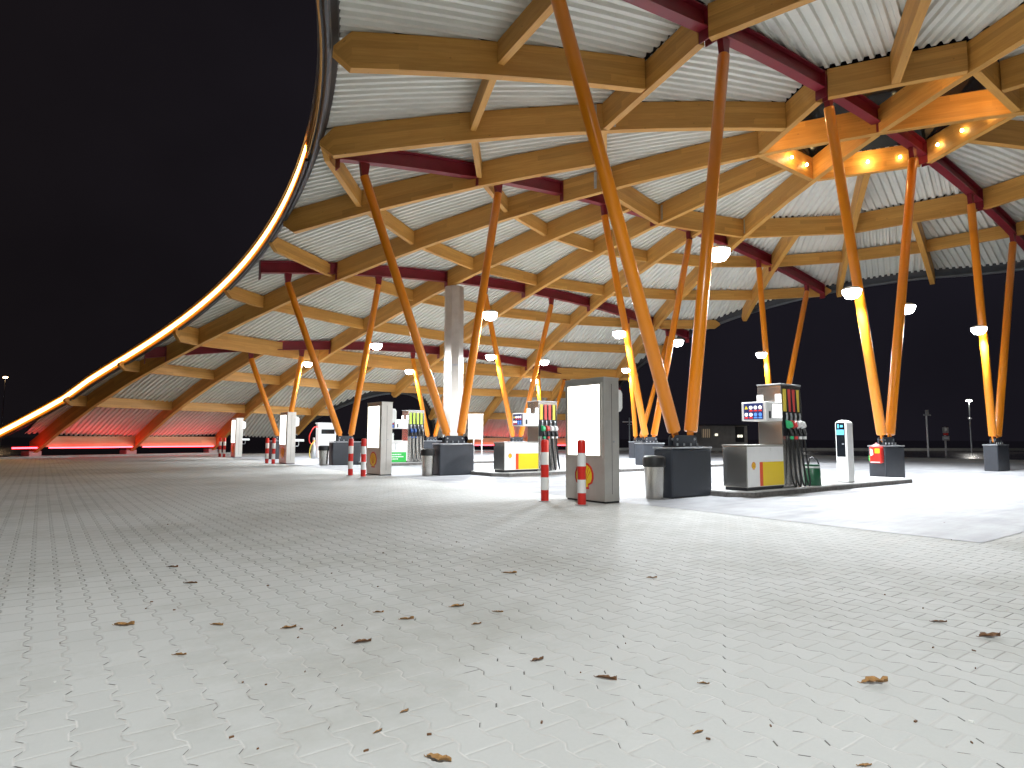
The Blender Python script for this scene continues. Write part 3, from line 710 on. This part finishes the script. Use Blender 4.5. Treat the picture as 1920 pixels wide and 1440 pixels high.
def pump(u,v,label,kind):
    t=thing('fuel_pump',label,'fuel pump',(u,v,.118),0,'fuel pumps on the islands')
    W=.53; LT=2.10
    # low cabinet
    mb=MB(); mb.box((.64,W/2,.03),(1.24,W-.06,.06)); mb.build('plinth',BLACKM,t)
    mb=MB(); mb.box((.635,W/2,.455),(1.27,W,.79)); mb.build('low_cabinet',STEELP if kind!=2 else WHITE,t,bevel=.012)
    mb=MB(); mb.box((.635,W/2,.862),(1.29,W+.02,.024)); mb.build('cabinet_top',STEEL,t,bevel=.004)
    if kind!=2:
        mb=MB(); mb.box((.64,-.004,.455),(1.25,.008,.77)); f=mb.build('front_panel',WHITE,t)
        mb=MB(); mb.box((.89,-.010,.31),(.74,.005,.46)); mb.build('yellow_field',YEL,f)
        mb=MB(); mb.box((.465,-.010,.31),(.10,.005,.46)); mb.build('red_stripe',ORED,f)
        mb=MB(); scallop(mb,(.21,-.0085,.475),.13,.14,'-y',0,1,.003); mb.build('scallop_emblem',[RED,YEL],f)
        mb=MB(); scallop(mb,(.001,W*.5,.475),.001,.001,'-x',0,1,.003) if False else None
    else:
        mb=MB(); mb.box((.72,-.006,.21),(.98,.012,.40)); f=mb.build('green_sign',GREENP,t)
        for (z,l0,l1) in ((.32,.36,.98),(.23,.36,1.08),(.14,.36,.86)):
            mb=MB(); x=l0
            while x<l1-.02:
                q=R.uniform(.03,.09); q=min(q,l1-x); mb.box((x+q/2,-.014,z),(q,.004,.042)); x+=q+.018
            mb.build('lettering',WHITE,f)
        mb=MB(); mb.box((.62,-.004,.62),(1.2,.008,.40)); mb.build('front_panel',WHITE,t)
        mb=MB()
        for x,z in ((.18,.7),(.3,.66),(.42,.7),(.5,.64)): mb.box((x,-.011,z),(.06,.005,.16))
        mb.build('pictograms',GUTM,t)
        mb=MB(); mb.box((.35,.2,1.02),(.62,.34,.30)); mb.build('card_reader_box',WHITE,t,bevel=.01)
        mb=MB(); mb.box((.3,.025,1.06),(.44,.01,.12)); mb.build('reader_window',BLACKM,t)
        mb=MB(); mb.box((.28,.017,1.05),(.24,.006,.07)); mb.build('reader_sticker',PINK,t)
    # tower
    tx0,tx1=1.27,2.02
    mb=MB(); mb.box(((tx0+tx1)/2,W/2,LT/2+.01),(tx1-tx0,W,LT-.02)); mb.build('tower',STEELP,t,bevel=.01)
    mb=MB(); mb.box(((tx0+tx1)/2,W/2,LT+.012),(tx1-tx0+.02,W+.02,.024)); mb.build('tower_cap',GALV,t,bevel=.005)
    for y in (.06,W-.06):
        mb=MB(); mb.box((tx0-.01,y,1.815),(.02,.12,.17)); mb.build('light_panel',SCREEN,t)
    # display head
    dx0=.68
    mb=MB(); mb.box(((dx0+tx0)/2,W/2-.01,1.54),(tx0-dx0,W+.02,.38)); h=mb.build('display_head',WHITE,t,bevel=.015)
    mb=MB(); mb.box((tx0-.20,-.024,1.55),(.32,.008,.27)); mb.build('display',SCREEN,h)
    mb=MB(); mb.box((dx0+.12,-.024,1.47),(.06,.006,.14)); mb.build('card_slot',BLACKM,h)
    mb=MB(); mb.box((dx0-.004,.26,1.54),(.008,.42,.32)); bd=mb.build('grade_board',DKBLUE,h)
    for r_ in range(2):
        for c_ in range(4):
            y=.26+.155-.103*c_; z=1.615-.14*r_
            m=ICONW if (r_,c_) not in ((0,0),(1,2),(1,3)) else (ICONY if r_==0 else ICONB)
            mb=MB()
            if m is ICONY: mb.poly([(y-.036,z-.03),(y+.036,z-.03),(y,z+.04)],'x',dx0-.013,dx0-.0085)
            else: mb.tube([(dx0-.0085,y,z),(dx0-.013,y,z)],.036,14)
            mb.build('grade_icon',m,bd)
            if (r_,c_)!=(0,0):
                mb=MB(); mb.box((dx0-.0105,y,z-.062),(.004,.075,.026)); mb.build('grade_bar',ICONR if (r_==0 or c_<2) else ICONB,bd)
    # hose side
    cols=[[YLAB,PINK,PINK,YLAB],[YLAB,PINK,PINK,YLAB],[LIME]*4][kind]
    noz=[[NGREEN,NRED,WHITE,WHITE],[NGREEN,NRED,WHITE,WHITE],[NBLUE,NBLUE,GUTM,GUTM]][kind]
    xs=[tx0+.13+.165*i for i in range(4)]
    mb=MB(); mb.box(((tx0+tx1)/2,-.006,1.30),(tx1-tx0-.04,.012,.50)); mb.build('nozzle_recess',BLACKM,t)
    for i,x in enumerate(xs):
        mb=MB(); mb.box((x-.015,-.008,1.78),(.095,.012,.46)); mb.build('grade_strip',cols[i],t)
        n=MB(); n.poly([(-.02,1.38),(-.13,1.34),(-.16,1.25),(-.10,1.19),(-.03,1.22)],'x',x-.045,x+.045); nz=n.build('nozzle',noz[i],t,bevel=.012)
        mb=MB(); mb.tube([(x,-.03,1.36),(x,-.04,1.46),(x,-.03,1.52)],.022,8); mb.build('spout',GALV,nz)
        mb=MB(); mb.tube([(x,-.10,1.20),(x,-.14,1.08),(x,-.12,1.0)],[.04,.035,.028],10); mb.build('nozzle_grip',RUB,nz)
        mb=MB(); mb.tube([(x,-.128,1.045),(x,-.126,.985)],.036,10); mb.build('grip_collar',noz[i],nz)
        o=.012*i
        P=catmull([(x,-.12,.99),(x+.01,-.15,.6),(x+.03+o*.6,-.17,.22),(x+.07+o,-.15,.06),(x+.1+o,-.10,.05),(x+.07+o,-.06,.25),(x+.06,-.03,.8),(x+.06,-.03,1.5),(x+.055,-.012,2.0)],5)
        mb=MB(); mb.tube(P,.0165,8); mb.build('hose',RUB,t,smooth=True)
    return t
pump(.81,-.85,'nearest fuel pump, brushed steel with a white and yellow front',0)
pump(.76,6.93,'middle fuel pump with a bright yellow front, seen past the nearest bollard',1)
pump(.72,15.3,'white fuel pump with green sign and lime nozzle labels',2)
# watering can beside the nearest pump
t=thing('watering_can','dark green watering can on the island beside the nearest pump','watering can',(3.38,-.74,.118)); t.scale=(1.3,1.3,1.3)
mb=MB(); mb.lathe([(.135,0),(.14,.01),(.13,.27),(.12,.285)],n=24); b_=mb.build('body',GREENC,t,smooth=True)
mb=MB(); mb.lathe([(.122,.285),(.132,.29),(.132,.31),(.115,.315)],n=24); mb.build('rim',WHITE,t,smooth=True)
mb=MB(); mb.lathe([(.115,.315),(.125,.32),(.125,.345),(.03,.35)],n=24); mb.build('lid',GREENC,t,smooth=True)
mb=MB(); mb.tube(catmull([(-.11,0,.30),(-.06,0,.43),(.06,0,.45),(.19,0,.40),(.235,0,.30),(.20,0,.16)],5),.013,8); mb.build('handle',RUB,t,smooth=True)
mb=MB(); mb.tube([(.12,-.0,.06),(.2,0,.10),(.22,0,.24)],[.035,.03,.024],10); mb.build('spout',GREENC,t,smooth=True)
# air and payment post
t=thing('payment_post','slim white service post with rounded top and dark screen on the near island','payment post',(4.886,-.80,.118))
W,D=.27,.30
out=[(0,0),(W,0),(W,1.36),(W*.93,1.39),(W*.7,1.425),(W*.5,1.435),(W*.3,1.425),(W*.07,1.39),(0,1.36)]
mb=MB(); mb.poly(out,'x',0,D); mb.build('body',WHITE,t,bevel=.02)
mb=MB(); mb.box((D/2,W/2,-.006),(D+.1,W+.1,.02)); mb.build('base_plate',BLACKM,t)
mb=MB(); mb.box((-.004,.145,.98),(.012,.19,.78)); mb.build('screen',GLASSD,t)
mb=MB(); mb.box((-.012,.145,1.15),(.006,.165,.12)); mb.build('display',BLUESC,t)
mb=MB(); mb.box((-.012,.115,1.29),(.006,.06,.05)); mb.build('display_icon',BLUESC,t)
mb=MB(); mb.box((-.012,.19,1.29),(.006,.03,.09)); mb.build('display_icon',BLUESC,t)
mb=MB(); mb.box((-.014,.09,.88),(.012,.05,.03)); mb.build('card_slot',GALV,t)
# ------------------------------------------------------------------ flue, white cabinet, sign board
t=thing('steel_flue','tall octagonal stainless steel flue rising to the canopy behind an orange column','flue',(5.0,16.75,0))
mb=MB(); n=8; mb.lathe([(.46,.0),(.46,4.4)],n=8); mb.build('lower_shaft',STEEL,t)
mb=MB(); mb.lathe([(.455,4.402),(.455,8.05)],n=8); mb.build('upper_shaft',STEEL,t)
mb=MB(); mb.lathe([(.475,4.36),(.475,4.44)],n=8); mb.build('collar',GALV,t)
t=thing('service_cabinet','white cabinet with a dark window and a red hose loop at its side','service cabinet',(1.85,25.2,0))
mb=MB(); mb.box((.5,.3,.95),(.9,.6,1.8)); mb.build('body',WHITE,t,bevel=.02)
mb=MB(); mb.box((.5,-.006,1.42),(.72,.012,.24)); mb.build('window',GLASSD,t)
mb=MB(); mb.box((.5,.3,1.87),(.96,.66,.05)); mb.build('top_cap',WHITE,t,bevel=.01)
mb=MB(); mb.box((.0,-.02,.95),(.1,.1,1.84)); mb.build('corner_post',CREAM,t)
mb=MB(); mb.lathe([(.11,0),(.13,.03),(.13,.55),(.08,.7),(.05,.95),(.05,1.1)],(-.25,.0,0),16); mb.build('vacuum_canister',GALV,t,smooth=True)
mb=MB(); mb.tube(catmull([(-.05,0,1.66),(-.3,-.05,1.62),(-.52,-.08,1.2),(-.5,-.08,.85),(-.32,-.05,.78),(-.25,0,1.1)],6),.03,8); mb.build('red_hose',RED,t,smooth=True)
mb=MB(); mb.tube(catmull([(-.2,-.05,.95),(-.42,-.1,.7),(-.5,-.1,.3),(-.45,-.1,.02)],5),.025,8); mb.build('yellow_hose',YLAB,t,smooth=True)
t=thing('sign_board','tall white ribbed board on two thin legs right of the flue','board',(9.9,22.3,0),-.55)
mb=MB(); mb.box((0,0,1.75),(.85,.12,1.42)); mb.build('board',CREAM,t,bevel=.015)
mb=MB(); mb.box((0,0,2.475),(.91,.16,.03)); mb.build('cap',WHITE,t)
for x in (-.1,.36):
    mb=MB(); mb.box((x,0,.52),(.05,.05,1.04)); mb.build('leg',WHITE,t)
# ------------------------------------------------------------------ far background
def along(px,py_z,depth):
    x=(px-960)/1180*depth; p=CAM+fw*depth+rt*x; return (p.x,p.y,0)
def street_lamp(px,depth,h,label,m,powr,colr,extra=False):
    t=thing('street_lamp',label,'street lamp',along(px,0,depth),0,'street lamps in the dark distance')
    mb=MB(); mb.tube([(0,0,0),(0,0,h)],[.07,.045],10); mb.build('pole',GALV,t,smooth=True)
    mb=MB(); mb.lathe([(.06,h),(.26,h+.06),(.2,h+.2),(.05,h+.26)],n=16); mb.build('hood',BLACKM,t,smooth=True)
    mb=MB(); mb.lathe([(.10,h-.10),(.2,h-.08),(.22,h-.01)],n=16); mb.build('lens',m,t,smooth=True)
    if extra:
        mb=MB(); mb.lathe([(.1,h-1.75),(.16,h-1.68),(.1,h-1.6)],n=10); mb.build('camera_dome',GALV,t)
    lamp('lamp_light','POINT',(0,0,h-.25),powr*.5,colr,t,.1)
    return t
street_lamp(1818,58,4.75,'bright white street lamp in the dark right of the extinguisher column',STARW,900,(1,.97,.9),True)
street_lamp(1497,62,4.7,'small white street lamp just right of the nearest pump top',STARW,500,(1,.97,.9))
street_lamp(6,72,7.9,'warm street lamp at the far left edge of the picture',STARO,160,(1,.7,.4))
yl=CAM-fw*5.2+rt*.6  # unseen lamp mast added behind the camera to brighten the foreground paving
t=thing('added_yard_lamp','added tall lamp, unseen behind the photographer, brightening the open paving','street lamp',(yl.x,yl.y,0))
mb=MB(); mb.tube([(0,0,0),(0,0,11)],[.10,.05],10); mb.build('pole',GALV,t,smooth=True)
mb=MB(); mb.lathe([(.06,11),(.26,11.06),(.2,11.2),(.05,11.26)],n=16); mb.build('hood',BLACKM,t,smooth=True)
mb=MB(); mb.lathe([(.10,10.9),(.2,10.92),(.22,10.99)],n=16); mb.build('lens',STARW,t,smooth=True)
lamp('lamp_light','SPOT',(0,0,10.8),K_YARD_FILL,(.95,.985,1),t,.2,aim=(fw.x*.8,fw.y*.8,0),angle=146,blend=.3)
def sign_post(px,depth,h,label,boards):
    t=thing('sign_post',label,'sign post',along(px,0,depth),PH-pi/2)
    mb=MB(); mb.tube([(0,0,0),(0,0,h)],.055,8); mb.build('post',GALV,t)
    for (z,w_,hh,m) in boards:
        mb=MB(); mb.box((0,-.07,z),(w_,.04,hh)); mb.build('board',m,t,bevel=.01)
    return t
SG=mat('weathered sign',(.35,.35,.35),.6,noise=(8,.4))
sign_post(1737,42,2.9,'plain post with a small pointed sign left of the boards on a post',[(2.75,.5,.10,SG),(2.95,.22,.28,SG)])
t=sign_post(1770,44,2.0,'post with stacked grey sign boards in the dark beyond the extinguisher column',[(1.78,.42,.38,SG),(1.22,.46,.30,SG),(1.50,.34,.14,RED)])
mb=MB()
for z in (1.28,1.20): mb.box((0,-.095,z),(.34,.006,.04))
mb.poly([(-.08,1.66),(-.03,1.66),(-.03,1.74),(.05,1.74),(.08,1.78),(.08,1.88),(.05,1.92),(-.08,1.92),(-.08,1.66)],'y',-.096,-.0905); mb.build('lettering',WHITE,t)
t=thing('finger_post','thin post with crossed arms between the nearest light box and the far columns','sign post',along(1180,0,60),PH-pi/2)
mb=MB(); mb.tube([(0,0,0),(0,0,3.1)],.06,8); mb.build('post',GALV,t)
mb=MB(); mb.box((0,0,2.7),(1.3,.06,.10)); mb.build('arm',GALV,t)
mb=MB(); mb.box((0,0,2.45),(.3,.5,.05)); mb.build('arm',GALV,t)
t=thing('small_building','low grey flat roofed building with lit windows, far behind the nearest pump','building',along(1352,0,66),PH-pi/2)
mb=MB(); mb.box((0,1.5,1.25),(5.4,3,2.5)); mb.build('wall',BUILD,t)
mb=MB(); mb.box((0,1.5,2.56),(5.7,3.3,.12)); mb.build('roof',BLACKM,t)
for x,w_,m in ((-1.6,.9,WIND),(-.55,.28,WIN)):
    mb=MB(); mb.box((x,-.03,1.7 if w_>.5 else 1.55),(w_,.06,.9 if w_>.5 else .22)); f=mb.build('window',m,t)
    if w_>.5:
        mb=MB()
        for k in range(5): mb.box((x-.4+.2*k,-.075,1.7),(.06,.03,.96))
        mb.build('bars',BLACKM,f)
mb=MB(); mb.box((1.9,-.03,1.6),(.9,.06,1.6)); f=mb.build('door',BLACKM,t)
for x in (1.75,2.05):
    mb=MB(); mb.box((x,-.07,1.42),(.22,.03,.26)); mb.build('pane',WIN,f)
# ------------------------------------------------------------------ fallen leaves and litter
def gpt(px,py):
    u,w_=px-960,py-720; cu=u*math.cos(ROLL)+w_*math.sin(ROLL); cw=-u*math.sin(ROLL)+w_*math.cos(ROLL)
    d=rt*(cu/1180)+(up*math.cos(TH)-fw*math.sin(TH))*(-cw/1180)+F; t_=-CAM.z/d.z; return CAM+d*t_, t_
def leaf(px,py,wpx,ang,kind,label,m):
    p,dist=gpt(px,py); L=wpx*dist/1180
    t_=MB(); n=9; W=L*(.42 if kind=='oak' else .30); up_=.16 if kind!='flat' else .05
    rows=[]
    for i in range(n+1):
        s=i/n; e=math.sin(pi*min(1,s*1.02))**.7*(1+.32*math.sin(s*22+px)) if kind=='oak' else math.sin(pi*s)**.8
        y=W*.5*max(.04,e); z=L*(.015+up_*abs(math.sin(s*pi*1.3+.3*px%1))*.55)
        x=(s-.5)*L; cz=L*.10*(.4+s)
        rows.append([(x,-y,z+cz*R.uniform(.4,1.2)),(x,0,z*.25+.002),(x,y,z+cz*R.uniform(.2,1.0))])
    th=.0012
    for i in range(n):
        for k in range(2):
            a,b,c_,d=rows[i][k],rows[i+1][k],rows[i+1][k+1],rows[i][k+1]
            t_.face([a,b,c_,d]); t_.face([(q[0],q[1],q[2]+th) for q in (d,c_,b,a)])
    t_.tube([(-L*.5,0,.003),(-L*.62,L*.02,.004+L*.03)],.0016,5)
    o=t_.build('leaf',m,None,fix=False); o.location=(p.x,p.y,.001); o.rotation_euler=(0,0,ang)
    return tag(o,label,'leaf','dry leaves scattered on the paving')
base=PH-pi/2
LV=[(233,1173,36,.1,'oak','curled brown leaf at the far left of the nearer leaves'),
(407,1173,26,-.2,'plain','small brown leaf right of the far left curled leaf'),
(542,1178,26,.5,'oak','crinkled tan leaf, third from the left of a loose row'),
(337,1229,24,.1,'plain','small tan leaf in front of the far left row'),
(358,1094,24,0,'flat','flat dark leaf far left, behind the loose row of leaves'),
(324,1064,20,0,'plain','tiny dark leaf at the far left, farthest from the camera'),
(857,1138,26,.3,'oak','bent brown leaf at the top of the middle cluster'),
(710,1149,18,.1,'plain','tiny brown leaf left of the middle cluster'),
(763,1162,26,.2,'plain','long thin brown leaf in the middle cluster'),
(934,1148,20,-.2,'flat','pale flat leaf right of the middle cluster'),
(894,1171,18,.4,'oak','small crumpled leaf at the front of the middle cluster'),
(680,1205,32,.35,'oak','dark brown curled leaf in front of the middle cluster'),
(1008,1239,26,.5,'oak','tan leaf with a dark underside near the picture centre'),
(1137,1274,40,-.4,'plain','twisted brown leaf casting a dark edge, right of centre'),
(759,1335,18,.8,'oak','tiny pale leaf with a stalk left of the bottom centre'),
(709,1373,20,.9,'plain','small pale leaf stalk left of the bottom centre leaf'),
(823,1426,52,-.35,'oak','largest tan leaf, lying flat at the bottom edge'),
(956,1075,26,0,'flat','olive leaf farthest back near the picture centre'),
(1223,1084,18,0,'plain','small olive leaf far back, right of centre'),
(1320,1283,20,-.2,'plain','short brown leaf scrap right of the twisted leaf'),
(1640,1281,54,.1,'oak','ragged brown leaf pieces on the right of the foreground'),
(1310,1375,24,.5,'plain','narrow orange leaf scrap near the bottom right of centre'),
(1622,1437,28,.1,'flat','orange brown leaf cut by the bottom edge on the right'),
(1761,1167,28,-.1,'flat','dark flat leaf among the right hand joints'),
(1856,1195,44,.1,'oak','dark shredded leaf near the right edge')]
for i,(x,y,w_,a,k,lb) in enumerate(LV): leaf(x,y,w_,base+a,k,lb,LEAFD if 'dark' in lb else LEAF)
mb=MB()
for i in range(60):
    x=R.uniform(100,1900); y=900+520*R.random()**1.1
    if x<300 and R.random()<.6: continue
    p,dist=gpt(x,y); L=R.uniform(.006,.02); a=R.uniform(0,pi)
    mb.box((p.x,p.y,.0035),(L,L*R.uniform(.2,.5),.006),a,mi=0 if R.random()<.8 else 1)
tag(mb.build('leaf_litter',[LEAFD,mat('pale scrap',(.7,.7,.66),.7)],None),'tiny bits of leaf and grit scattered over the paving','litter',kind='stuff')
